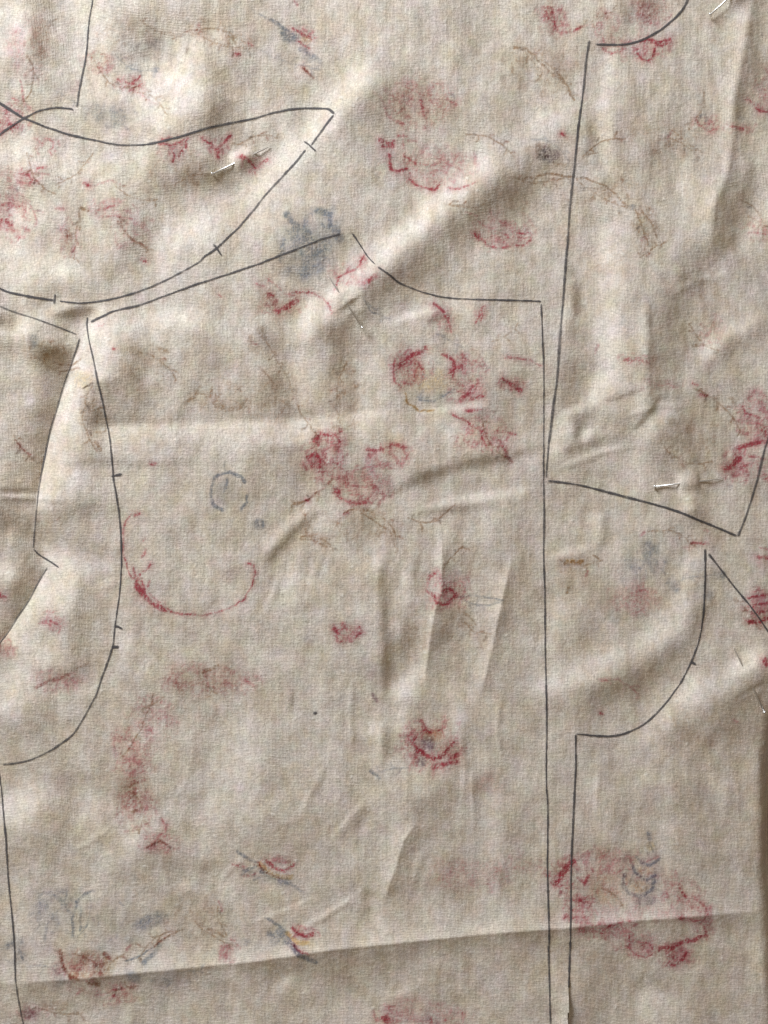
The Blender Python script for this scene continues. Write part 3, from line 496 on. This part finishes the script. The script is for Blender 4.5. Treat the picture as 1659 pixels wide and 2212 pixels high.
# beige cloth: uneven tea-coloured staining with painted fold shade, thread tone, slubs
base = np.empty((NY, NX, 3), np.float32)
print_shade = np.zeros((NY, NX), np.float32)          # tea-brown ghost print, plus shade painted on fold flanks and below the centre pin
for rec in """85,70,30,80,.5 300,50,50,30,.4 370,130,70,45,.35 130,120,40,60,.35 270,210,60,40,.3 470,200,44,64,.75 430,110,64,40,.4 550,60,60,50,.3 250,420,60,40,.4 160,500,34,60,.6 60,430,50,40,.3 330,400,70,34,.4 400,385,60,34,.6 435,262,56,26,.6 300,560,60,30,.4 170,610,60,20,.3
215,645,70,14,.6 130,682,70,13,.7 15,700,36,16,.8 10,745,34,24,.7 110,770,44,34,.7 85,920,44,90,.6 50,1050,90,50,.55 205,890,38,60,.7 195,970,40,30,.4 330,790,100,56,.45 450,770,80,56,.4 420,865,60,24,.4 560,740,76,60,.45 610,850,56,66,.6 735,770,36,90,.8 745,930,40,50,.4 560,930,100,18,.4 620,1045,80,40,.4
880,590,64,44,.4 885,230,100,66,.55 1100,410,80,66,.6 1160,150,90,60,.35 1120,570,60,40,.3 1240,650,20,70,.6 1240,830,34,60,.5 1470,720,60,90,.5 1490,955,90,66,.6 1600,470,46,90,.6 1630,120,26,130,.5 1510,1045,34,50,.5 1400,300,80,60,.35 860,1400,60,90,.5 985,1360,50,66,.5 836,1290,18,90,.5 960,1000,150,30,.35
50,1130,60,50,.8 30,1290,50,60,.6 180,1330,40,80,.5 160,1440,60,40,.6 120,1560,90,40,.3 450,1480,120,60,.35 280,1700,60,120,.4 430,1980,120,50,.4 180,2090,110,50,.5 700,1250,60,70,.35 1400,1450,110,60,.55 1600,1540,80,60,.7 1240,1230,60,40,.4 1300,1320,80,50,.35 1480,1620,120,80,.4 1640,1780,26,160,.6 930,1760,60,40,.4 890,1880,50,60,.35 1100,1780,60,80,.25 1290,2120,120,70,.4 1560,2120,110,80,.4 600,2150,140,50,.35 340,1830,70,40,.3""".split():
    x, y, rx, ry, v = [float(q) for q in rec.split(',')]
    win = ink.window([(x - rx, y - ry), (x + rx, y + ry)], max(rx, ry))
    print_shade[win] = np.maximum(print_shade[win], v * np.exp(-(((ink.PX[win] - x) / rx) ** 2 + ((ink.PY[win] - y) / ry) ** 2)))
print_shade = mirrored(print_shade)
stain_shade = (0.50 * noise(20, 28) + 0.65 * noise(6, 10) + 0.35 * noise(3, 5) + 0.30 * grain + 2.3 * print_shade - .6)
stain_shade = 1.9 / (1 + np.exp(-1.7 * stain_shade))
tone = 1 + 0.075 * grain + 0.013 * noise(1.4, 36) + 0.006 * noise(40, 1.6) + 0.025 * noise(5, 8)
for c, (a, k) in enumerate(zip((0.722, 0.654, 0.567), (0.064, 0.088, 0.122))):
    base[..., c] = a * (1 - k * stain_shade) * tone
base[..., 0] *= 1 + 0.014 * noise(5); base[..., 2] *= 1 + 0.016 * noise(5, 7) + 0.018 * noise(14)
base[..., 1] *= 1 + 0.010 * noise(7)
for k, tr in DYE.items():
    a = np.clip(mirrored(cov[k]) * wear, 0, 1)
    for c in range(3):
        base[..., c] *= 1 - a * (1 - tr[c])
# slubs and lint: short paler threads and knots
slub = Canvas(X, Y)
for n in range(1300):
    x, y = rng.uniform(-60, 1680), rng.uniform(-60, 2260)
    if rng.random() < .45:
        l = rng.uniform(8, 60); pts = [(x, y), (x + rng.normal() * .6, y + l)]; w = 1.5; v = rng.uniform(.12, .36)
    else:
        l = rng.uniform(0.5, 4); a = rng.uniform(0, 6.3); pts = [(x, y), (x + l * math.cos(a), y + l * math.sin(a))]; w = rng.uniform(1.6, 2.8); v = rng.uniform(.3, .8)
    xs_ = [p[0] for p in pts]; ys_ = [p[1] for p in pts]
    i0 = int((min(xs_) - 8 - GX0) // STEP); i1 = int((max(xs_) + 8 - GX0) // STEP) + 2
    j0 = int((min(ys_) - 8 - GY0) // STEP); j1 = int((max(ys_) + 8 - GY0) // STEP) + 2
    win = (slice(j0, j1), slice(i0, i1))
    d, sg, t = slub.poly(pts, win)
    e = v * np.exp(-(d / w) ** 2)
    for c, q in enumerate((0.80, 0.76, 0.68)):
        base[win][..., c] += e * (q - base[win][..., c])
    h[win] += 0.00018 * e * (w > 1.55)
base = np.clip(base, 0.01, 0.9)

# ------------------------------------------------------------------ materials
def new_mat(name):
    m = bpy.data.materials.new(name); m.use_nodes = True
    nt = m.node_tree; nt.nodes.clear()
    out = nt.nodes.new("ShaderNodeOutputMaterial")
    return m, nt, out
def N(nt, kind, **kw):
    n = nt.nodes.new(kind)
    for k, v in kw.items(): setattr(n, k, v)
    return n

def cloth_material():
    m, nt, out = new_mat("printed_cotton")
    b = N(nt, "ShaderNodeBsdfPrincipled"); nt.links.new(b.outputs[0], out.inputs[0])
    b.inputs["Roughness"].default_value = 0.92
    b.inputs["Specular IOR Level"].default_value = 0.12
    b.inputs["Sheen Weight"].default_value = 0.05
    at = N(nt, "ShaderNodeAttribute", attribute_name="print")
    tc = N(nt, "ShaderNodeTexCoord")
    # plain weave: two crossing thread waves with wobble
    def wave(direction, scale):
        w = N(nt, "ShaderNodeTexWave", wave_type='BANDS', bands_direction=direction)
        w.inputs["Scale"].default_value = scale
        w.inputs["Distortion"].default_value = 2.6
        w.inputs["Detail"].default_value = 2.0
        w.inputs["Detail Scale"].default_value = 0.8
        nt.links.new(tc.outputs["Object"], w.inputs["Vector"])
        return w
    wx, wy = wave('X', 600.0), wave('Y', 600.0)
    mx = N(nt, "ShaderNodeMath", operation='MULTIPLY'); nt.links.new(wx.outputs["Fac"], mx.inputs[0]); nt.links.new(wy.outputs["Fac"], mx.inputs[1])
    # thread thickness: noise drawn out along warp and weft
    def streak(sx, sy):
        mp = N(nt, "ShaderNodeMapping"); mp.inputs["Scale"].default_value = (sx, sy, 1)
        nt.links.new(tc.outputs["Object"], mp.inputs["Vector"])
        n = N(nt, "ShaderNodeTexNoise"); n.inputs["Scale"].default_value = 1.0; n.inputs["Detail"].default_value = 3.0
        nt.links.new(mp.outputs[0], n.inputs["Vector"])
        return n
    s1, s2, s3 = streak(2600, 620), streak(620, 2600), streak(1900, 1900)
    a1 = N(nt, "ShaderNodeMath", operation='ADD'); nt.links.new(s1.outputs["Fac"], a1.inputs[0]); nt.links.new(s2.outputs["Fac"], a1.inputs[1])
    a2 = N(nt, "ShaderNodeMath", operation='MULTIPLY_ADD'); nt.links.new(s3.outputs["Fac"], a2.inputs[0]); a2.inputs[1].default_value = 1.0; nt.links.new(a1.outputs[0], a2.inputs[2])
    a3 = N(nt, "ShaderNodeMath", operation='MULTIPLY_ADD'); nt.links.new(mx.outputs[0], a3.inputs[0]); a3.inputs[1].default_value = 0.8; nt.links.new(a2.outputs[0], a3.inputs[2])
    mr = N(nt, "ShaderNodeMapRange"); nt.links.new(a3.outputs[0], mr.inputs["Value"])
    mr.inputs["From Min"].default_value = 1.2; mr.inputs["From Max"].default_value = 2.3
    mr.inputs["To Min"].default_value = 0.70; mr.inputs["To Max"].default_value = 1.30
    mul = N(nt, "ShaderNodeVectorMath", operation='SCALE')
    nt.links.new(at.outputs["Color"], mul.inputs[0]); nt.links.new(mr.outputs[0], mul.inputs["Scale"])
    nt.links.new(mul.outputs[0], b.inputs["Base Color"])
    bp = N(nt, "ShaderNodeBump"); bp.inputs["Strength"].default_value = 0.55; bp.inputs["Distance"].default_value = 0.00022
    nt.links.new(a3.outputs[0], bp.inputs["Height"]); nt.links.new(bp.outputs[0], b.inputs["Normal"])
    return m

def graphite_material():
    m, nt, out = new_mat("graphite")
    d = N(nt, "ShaderNodeBsdfPrincipled"); d.inputs["Base Color"].default_value = (0.092, 0.086, 0.088, 1)
    d.inputs["Roughness"].default_value = 0.75; d.inputs["Specular IOR Level"].default_value = 0.2
    tr = N(nt, "ShaderNodeBsdfTransparent"); mix = N(nt, "ShaderNodeMixShader")
    at = N(nt, "ShaderNodeAttribute", attribute_name="pressure")
    tc = N(nt, "ShaderNodeTexCoord"); nz = N(nt, "ShaderNodeTexNoise")
    nz.inputs["Scale"].default_value = 2600.0; nz.inputs["Detail"].default_value = 2.0
    nt.links.new(tc.outputs["Object"], nz.inputs["Vector"])
    mr = N(nt, "ShaderNodeMapRange"); mr.inputs["From Min"].default_value = 0.3; mr.inputs["From Max"].default_value = 0.62
    mr.inputs["To Min"].default_value = 0.62; mr.inputs["To Max"].default_value = 1.2
    nt.links.new(nz.outputs["Fac"], mr.inputs["Value"])
    mu = N(nt, "ShaderNodeMath", operation='MULTIPLY', use_clamp=True)
    nt.links.new(mr.outputs[0], mu.inputs[0]); nt.links.new(at.outputs["Fac"], mu.inputs[1])
    nt.links.new(mu.outputs[0], mix.inputs[0]); nt.links.new(tr.outputs[0], mix.inputs[1]); nt.links.new(d.outputs[0], mix.inputs[2])
    nt.links.new(mix.outputs[0], out.inputs[0])
    return m

def steel_material():
    m, nt, out = new_mat("pin_steel")
    b = N(nt, "ShaderNodeBsdfPrincipled"); nt.links.new(b.outputs[0], out.inputs[0])
    b.inputs["Base Color"].default_value = (0.80, 0.79, 0.76, 1); b.inputs["Metallic"].default_value = 0.85
    tc = N(nt, "ShaderNodeTexCoord"); nz = N(nt, "ShaderNodeTexNoise"); nz.inputs["Scale"].default_value = 900.0
    nt.links.new(tc.outputs["Object"], nz.inputs["Vector"])
    mr = N(nt, "ShaderNodeMapRange"); mr.inputs["To Min"].default_value = 0.26; mr.inputs["To Max"].default_value = 0.40
    nt.links.new(nz.outputs["Fac"], mr.inputs["Value"]); nt.links.new(mr.outputs[0], b.inputs["Roughness"])
    return m

def wood_material():
    m, nt, out = new_mat("dark_wood")
    b = N(nt, "ShaderNodeBsdfPrincipled"); nt.links.new(b.outputs[0], out.inputs[0])
    b.inputs["Roughness"].default_value = 0.5
    tc = N(nt, "ShaderNodeTexCoord"); mp = N(nt, "ShaderNodeMapping"); mp.inputs["Scale"].default_value = (60, 4, 60)
    nz = N(nt, "ShaderNodeTexNoise"); nz.inputs["Scale"].default_value = 1.5; nz.inputs["Detail"].default_value = 6
    cr = N(nt, "ShaderNodeValToRGB")
    cr.color_ramp.elements[0].color = (0.022, 0.016, 0.011, 1); cr.color_ramp.elements[1].color = (0.07, 0.05, 0.034, 1)
    nt.links.new(tc.outputs["Object"], mp.inputs[0]); nt.links.new(mp.outputs[0], nz.inputs["Vector"])
    nt.links.new(nz.outputs["Fac"], cr.inputs[0]); nt.links.new(cr.outputs[0], b.inputs["Base Color"])
    return m

M_CLOTH, M_GRAPH, M_STEEL, M_WOOD = cloth_material(), graphite_material(), steel_material(), wood_material()

# ------------------------------------------------------------------ table
def obj(name, verts, faces, mat, parent=None, smooth=False):
    me = bpy.data.meshes.new(name); me.from_pydata(verts, [], faces); me.update()
    if smooth: me.polygons.foreach_set("use_smooth", [True] * len(me.polygons))
    me.materials.append(mat)
    o = bpy.data.objects.new(name, me); scene.collection.objects.link(o)
    if parent is not None: o.parent = parent
    return o

zt, zb, R = Z_TABLE, Z_TABLE - 0.03, 0.6
table = obj("table_top", [(-R, -R, zb), (R, -R, zb), (R, R, zb), (-R, R, zb), (-R, -R, zt), (R, -R, zt), (R, R, zt), (-R, R, zt)],
            [(3, 2, 1, 0), (4, 5, 6, 7), (0, 1, 5, 4), (1, 2, 6, 5), (2, 3, 7, 6), (3, 0, 4, 7)], M_WOOD)
table["kind"] = "structure"

# ------------------------------------------------------------------ the cloth
def picks(n, g0, lo, hi, end):
    v = g0 + STEP * np.arange(n)
    keep = (v >= lo) & (v <= hi)
    keep |= ((np.arange(n) % 6) == 0) & (v <= end)
    return np.nonzero(keep)[0]
ci = picks(NX, GX0, -56, 1676, 1676)
cj = picks(NY, GY0, -60, 2268, 2600)
nx, ny = len(ci), len(cj)
sub = np.ix_(cj, ci)
vx, vy, vz = X[sub].astype(np.float64), Y[sub].astype(np.float64), h[sub].astype(np.float64)
se = selvedge(vy)
se = CX + (se - CX) * (HC - vz[:, -3:-2]) / HC
vx = np.where(vx > 1600, 1600 + (vx - 1600) * (se - 1600) / 76.0, vx)
# outer border settles onto the table
edge = np.minimum.reduce([(vx + 400) / 120.0, (vy + 400) / 120.0, (2600 - vy) / 120.0, np.ones_like(vx)])
edge = np.clip(edge, 0, 1); edge = edge * edge * (3 - 2 * edge)
vz = vz * edge + (Z_TABLE + 0.0004) * (1 - edge)
vz = np.maximum(vz, Z_TABLE + 0.0003)
co = np.empty((ny * nx, 3), np.float32)
co[:, 0] = ((vx - CX) * U).ravel(); co[:, 1] = (-(vy - CY) * U).ravel(); co[:, 2] = vz.ravel()
idx = np.arange(ny * nx).reshape(ny, nx)
quads = np.stack([idx[1:, :-1], idx[1:, 1:], idx[:-1, 1:], idx[:-1, :-1]], -1)
# the scissors' cut
qx0, qx1, qy = vx[:-1, :-1], vx[:-1, 1:], vy[:-1, :-1]
cut = (qy > 2138) & (qx0 <= slit_x(qy) + .5) & (qx1 > slit_x(qy) + .5)
quads = quads[~cut].reshape(-1, 4)
me = bpy.data.meshes.new("printed_cloth")
me.vertices.add(len(co)); me.vertices.foreach_set("co", co.ravel())
me.loops.add(quads.size); me.loops.foreach_set("vertex_index", quads.ravel().astype(np.int32))
me.polygons.add(len(quads))
me.polygons.foreach_set("loop_start", np.arange(0, quads.size, 4, dtype=np.int32))
me.polygons.foreach_set("loop_total", np.full(len(quads), 4, np.int32))
me.polygons.foreach_set("use_smooth", np.ones(len(quads), bool))
me.update(calc_edges=True)
att = me.color_attributes.new("print", 'FLOAT_COLOR', 'POINT')
col = np.ones((ny * nx, 4), np.float32); col[:, :3] = base[sub].reshape(-1, 3)
att.data.foreach_set("color", col.ravel())
me.materials.append(M_CLOTH)
cloth = bpy.data.objects.new("printed_cloth", me)
scene.collection.objects.link(cloth)
cloth["label"] = "creased beige cotton cloth with faded red and blue floral print and pencilled pattern outlines"
cloth["category"] = "fabric"

# ------------------------------------------------------------------ pencil drawing on the cloth
def smooth_path(pts, step):
    p = np.array(pts, float)
    if len(p) > 2:
        q = np.vstack([2 * p[0] - p[1], p, 2 * p[-1] - p[-2]])
        outp = []
        for k in range(1, len(q) - 2):
            n = max(2, int(np.linalg.norm(q[k + 1] - q[k]) / step))
            t = np.linspace(0, 1, n, endpoint=False)[:, None]
            outp.append(.5 * (2 * q[k] + (q[k + 1] - q[k - 1]) * t + (2 * q[k - 1] - 5 * q[k] + 4 * q[k + 1] - q[k + 2]) * t ** 2
                              + (3 * q[k] - q[k - 1] - 3 * q[k + 1] + q[k + 2]) * t ** 3))
        return np.vstack(outp + [q[-2][None]])
    n = max(3, int(np.linalg.norm(p[1] - p[0]) / step))
    t = np.linspace(0, 1, n)[:, None]
    return p[0] * (1 - t) + p[1] * t

def wobble(n, scale):
    k = max(2, int(n / scale) + 2)
    return np.interp(np.linspace(0, k - 1, n), np.arange(k), rng.standard_normal(k))

def pencil(name, path, w=3.6, dark=.85, label=None):
    c = smooth_path(P(path), 1.6); w *= 1.2
    n = len(c)
    tan = np.gradient(c, axis=0); tan /= np.linalg.norm(tan, axis=1)[:, None] + 1e-9
    nor = np.stack([-tan[:, 1], tan[:, 0]], 1)
    c = c + nor * (0.22 * wobble(n, 9) + 0.7 * wobble(n, 60))[:, None]
    ww = w * np.clip(1 + .14 * wobble(n, 5) + .14 * wobble(n, 30), .6, 1.5)
    endt = np.minimum(np.arange(n), np.arange(n)[::-1]) / 3.0
    ww *= np.clip(.45 + endt, 0, 1)
    press = np.clip(dark * (1 + .11 * wobble(n, 6) + .13 * wobble(n, 45)), .25, 1) * np.clip(.5 + endt * .6, 0, 1)
    offs = (-.5, -.22, .22, .5); pv = (.12, 1, 1, .12)
    verts = np.empty((n, 4, 3)); pr = np.empty((n, 4))
    for k in range(4):
        q = c + nor * (ww * offs[k] * 1.25)[:, None]
        x, y, z = on_cloth(q[:, 0], q[:, 1])
        verts[:, k, 0] = (x - CX) * U; verts[:, k, 1] = -(y - CY) * U; verts[:, k, 2] = z + 0.00013
        pr[:, k] = press * pv[k]
    a = np.arange(n * 4).reshape(n, 4)
    f = np.stack([a[:-1, :-1], a[1:, :-1], a[1:, 1:], a[:-1, 1:]], -1).reshape(-1, 4)
    o = obj(name, verts.reshape(-1, 3).tolist(), f.tolist(), M_GRAPH, cloth, True)
    at = o.data.attributes.new("pressure", 'FLOAT', 'POINT')
    at.data.foreach_set("value", pr.ravel().astype(np.float32))
    if label: o["label"] = label
    return o

LINES = [
 ("201,-30 200,0 192,50 187,110 180,153 173,187 169,213 166,232", 3.0, .8),
 ("159,238 152,235 140,234 123,233 100,236 80,242 60,252 50,257 33,268 13,281 -12,300", 3.6, .85),
 ("-14,216 0,224 20,237 50,255 80,267 113,279 157,292 207,303 250,312 300,314 343,308 400,293 450,277 500,265 553,254 586,245 620,238 653,235 696,236 710,238 721,247", 3.8, .9),
 ("721,249 703,272 686,295 672,314", 3.5, .9),
 ("659,323 636,353 603,390 573,423 553,448 520,487 493,513 467,537 443,553 430,566 400,583 340,615 293,633 240,646 187,654 160,654 129,651", 3.4, .82),
 ("116,650 67,642 20,632 0,624 -14,618", 3.8, .9),
 ("196,696 227,681 247,672 300,660 353,641 423,616 473,600 553,572 603,553 653,534 696,517 735,505", 3.2, .82),
 ("760,503 780,533 793,553 810,571", 3.2, .85),
 ("816,576 840,593 861,610 890,623 930,636 970,643 1020,646 1106,649 1169,651", 3.2, .85),
 ("1168,656 1171,703 1174,770 1174,853 1175,953 1175,1106 1174,1189 1177,1289 1177,1406 1180,1506 1180,1659 1183,1759 1184,1926 1186,2026 1185,2059 1188,2126 1189,2212 1190,2250", 3.2, .85),
 ("1273,87 1266,133 1259,200 1251,267 1243,333 1234,417 1228,500 1224,553 1219,620 1213,686 1208,753 1203,820 1196,873 1191,920 1185,970 1180,1032", 4.2, .72),
 ("1500,-34 1484,0 1473,22 1453,43 1426,65 1396,82 1373,91 1346,96 1319,97 1286,96", 4.0, .85),
 ("1183,1040 1216,1043 1246,1047 1279,1054 1319,1065 1359,1076 1413,1090 1466,1106 1506,1122 1546,1138 1591,1157", 4.0, .9),
 ("1593,1159 1603,1136 1615,1104 1626,1070 1636,1036 1643,1006 1653,966 1660,946 1668,915", 3.8, .7),
 ("1523,1186 1524,1239 1522,1289 1519,1333 1511,1379 1499,1416 1493,1431 1476,1466 1453,1499 1433,1524 1406,1551 1379,1571 1346,1585 1313,1590 1279,1588 1244,1585", 3.6, .85),
 ("1244,1586 1244,1659 1242,1700 1240,1742 1237,1809 1234,1876 1233,1959 1232,2026 1229.5,2092 1228.5,2134", 3.6, .88),
 ("1530,1196 1566,1241 1596,1279 1626,1316 1659,1364 1666,1374", 3.4, .82),
 ("190,685 189,703 193,733 203,780 213,830 222,870 230,913 237,953 242,1003 245,1036 252,1076 257,1106 261,1156 262,1216 259,1273 255,1306 248,1353 245,1389 237,1416 222,1459 210,1496 193,1529 177,1556 160,1583 133,1606 100,1626 67,1641 33,1649 6,1652", 3.3, .84),
 ("-14,656 0,662 33,675 83,691 133,710 166,723", 3.0, .62),
 ("172,731 163,760 152,793 137,833 123,880 110,920 98,976 88,1030 82,1066 78,1106 75,1146 73,1184", 2.8, .75),
 ("73,1185 87,1199 110,1214 127,1226", 2.8, .8),
 ("102,1226 80,1263 63,1296 43,1326 20,1363 0,1389 -12,1404", 2.6, .8),
 ("-4,1662 0,1679 7,1726 12,1802 15,1859 20,1919 27,1992 32,2052 35,2126 43,2179 50,2212 60,2250", 3.0, .82),
]
for path, w, dk in LINES:
    pencil("pencil_line", path, w, dk)
for path, w, dk in [
 ("656,305 668,314 683,328", 3.4, .8), ("460,527 469,538 479,553", 3.6, .9), ("120,635 119,646 117,657", 3.8, .9),
 ("1491,1429 1504,1436", 4.6, 1.1), ("240,1029 250,1027 264,1025", 4.0, 1.0), ("247,1354 255,1354 265,1359", 5.6, 1.15), ("241,1399 249,1398 257,1399", 5.8, 1.2)]:
    pencil("notch_mark", path, w, dk)
pencil("pencil_dot", "676,1540 680,1541 685,1542", 8, 1.0, "dark pencil dot alone on the bodice piece")

# ------------------------------------------------------------------ pins
def lathe(profile, seg=16):
    v, f = [], []
    for r, z in profile:
        for k in range(seg):
            a = 2 * math.pi * k / seg
            v.append((r * math.cos(a), r * math.sin(a), z))
    for i in range(len(profile) - 1):
        for k in range(seg):
            a, b = i * seg + k, i * seg + (k + 1) % seg
            f.append((a, b, b + seg, a + seg))
    f.append(tuple(range(seg))[::-1]); f.append(tuple((len(profile) - 1) * seg + k for k in range(seg)))
    return v, f

PIN_LABELS = [
 "steel pin beside the small red leaves in the upper left, head to the lower left",
 "steel pin through the puckered tuck at the centre beside the blue-grey patch",
 "steel pin lying almost level below the long vertical pencil line, right of centre",
 "dark steel pin at the right edge, its round head shining below the fold",
 "steel pin cut off by the top edge at the upper right corner",
]
for (a, b), label in zip(pin_ends, PIN_LABELS):
    pa = Vector(((a[0] - CX) * U, -(a[1] - CY) * U, a[2])); pb = Vector(((b[0] - CX) * U, -(b[1] - CY) * U, b[2]))
    L = (pb - pa).length
    root = bpy.data.objects.new("dressmaking_pin", None); root.empty_display_size = 0.005
    root.location = pa; root.rotation_mode = 'QUATERNION'
    root.rotation_quaternion = (pb - pa).to_track_quat('Z', 'Y')
    scene.collection.objects.link(root)
    root["label"] = label; root["category"] = "pin"; root["group"] = "pins holding the cloth"
    r = PIN_R
    v, f = lathe([(r, 0.0002), (r, L * .55), (r * .96, L * .80), (r * .7, L * .92), (r * .35, L * .98), (r * .06, L)])
    obj("shaft", v, f, M_STEEL, root, True)
    v, f = lathe([(r * .9, -0.00030), (r * 2.0, -0.00024), (r * 2.55, -0.00008), (r * 2.55, 0.00010), (r * 1.9, 0.00028), (r * 1.0, 0.00034)])
    obj("head", v, f, M_STEEL, root, True)
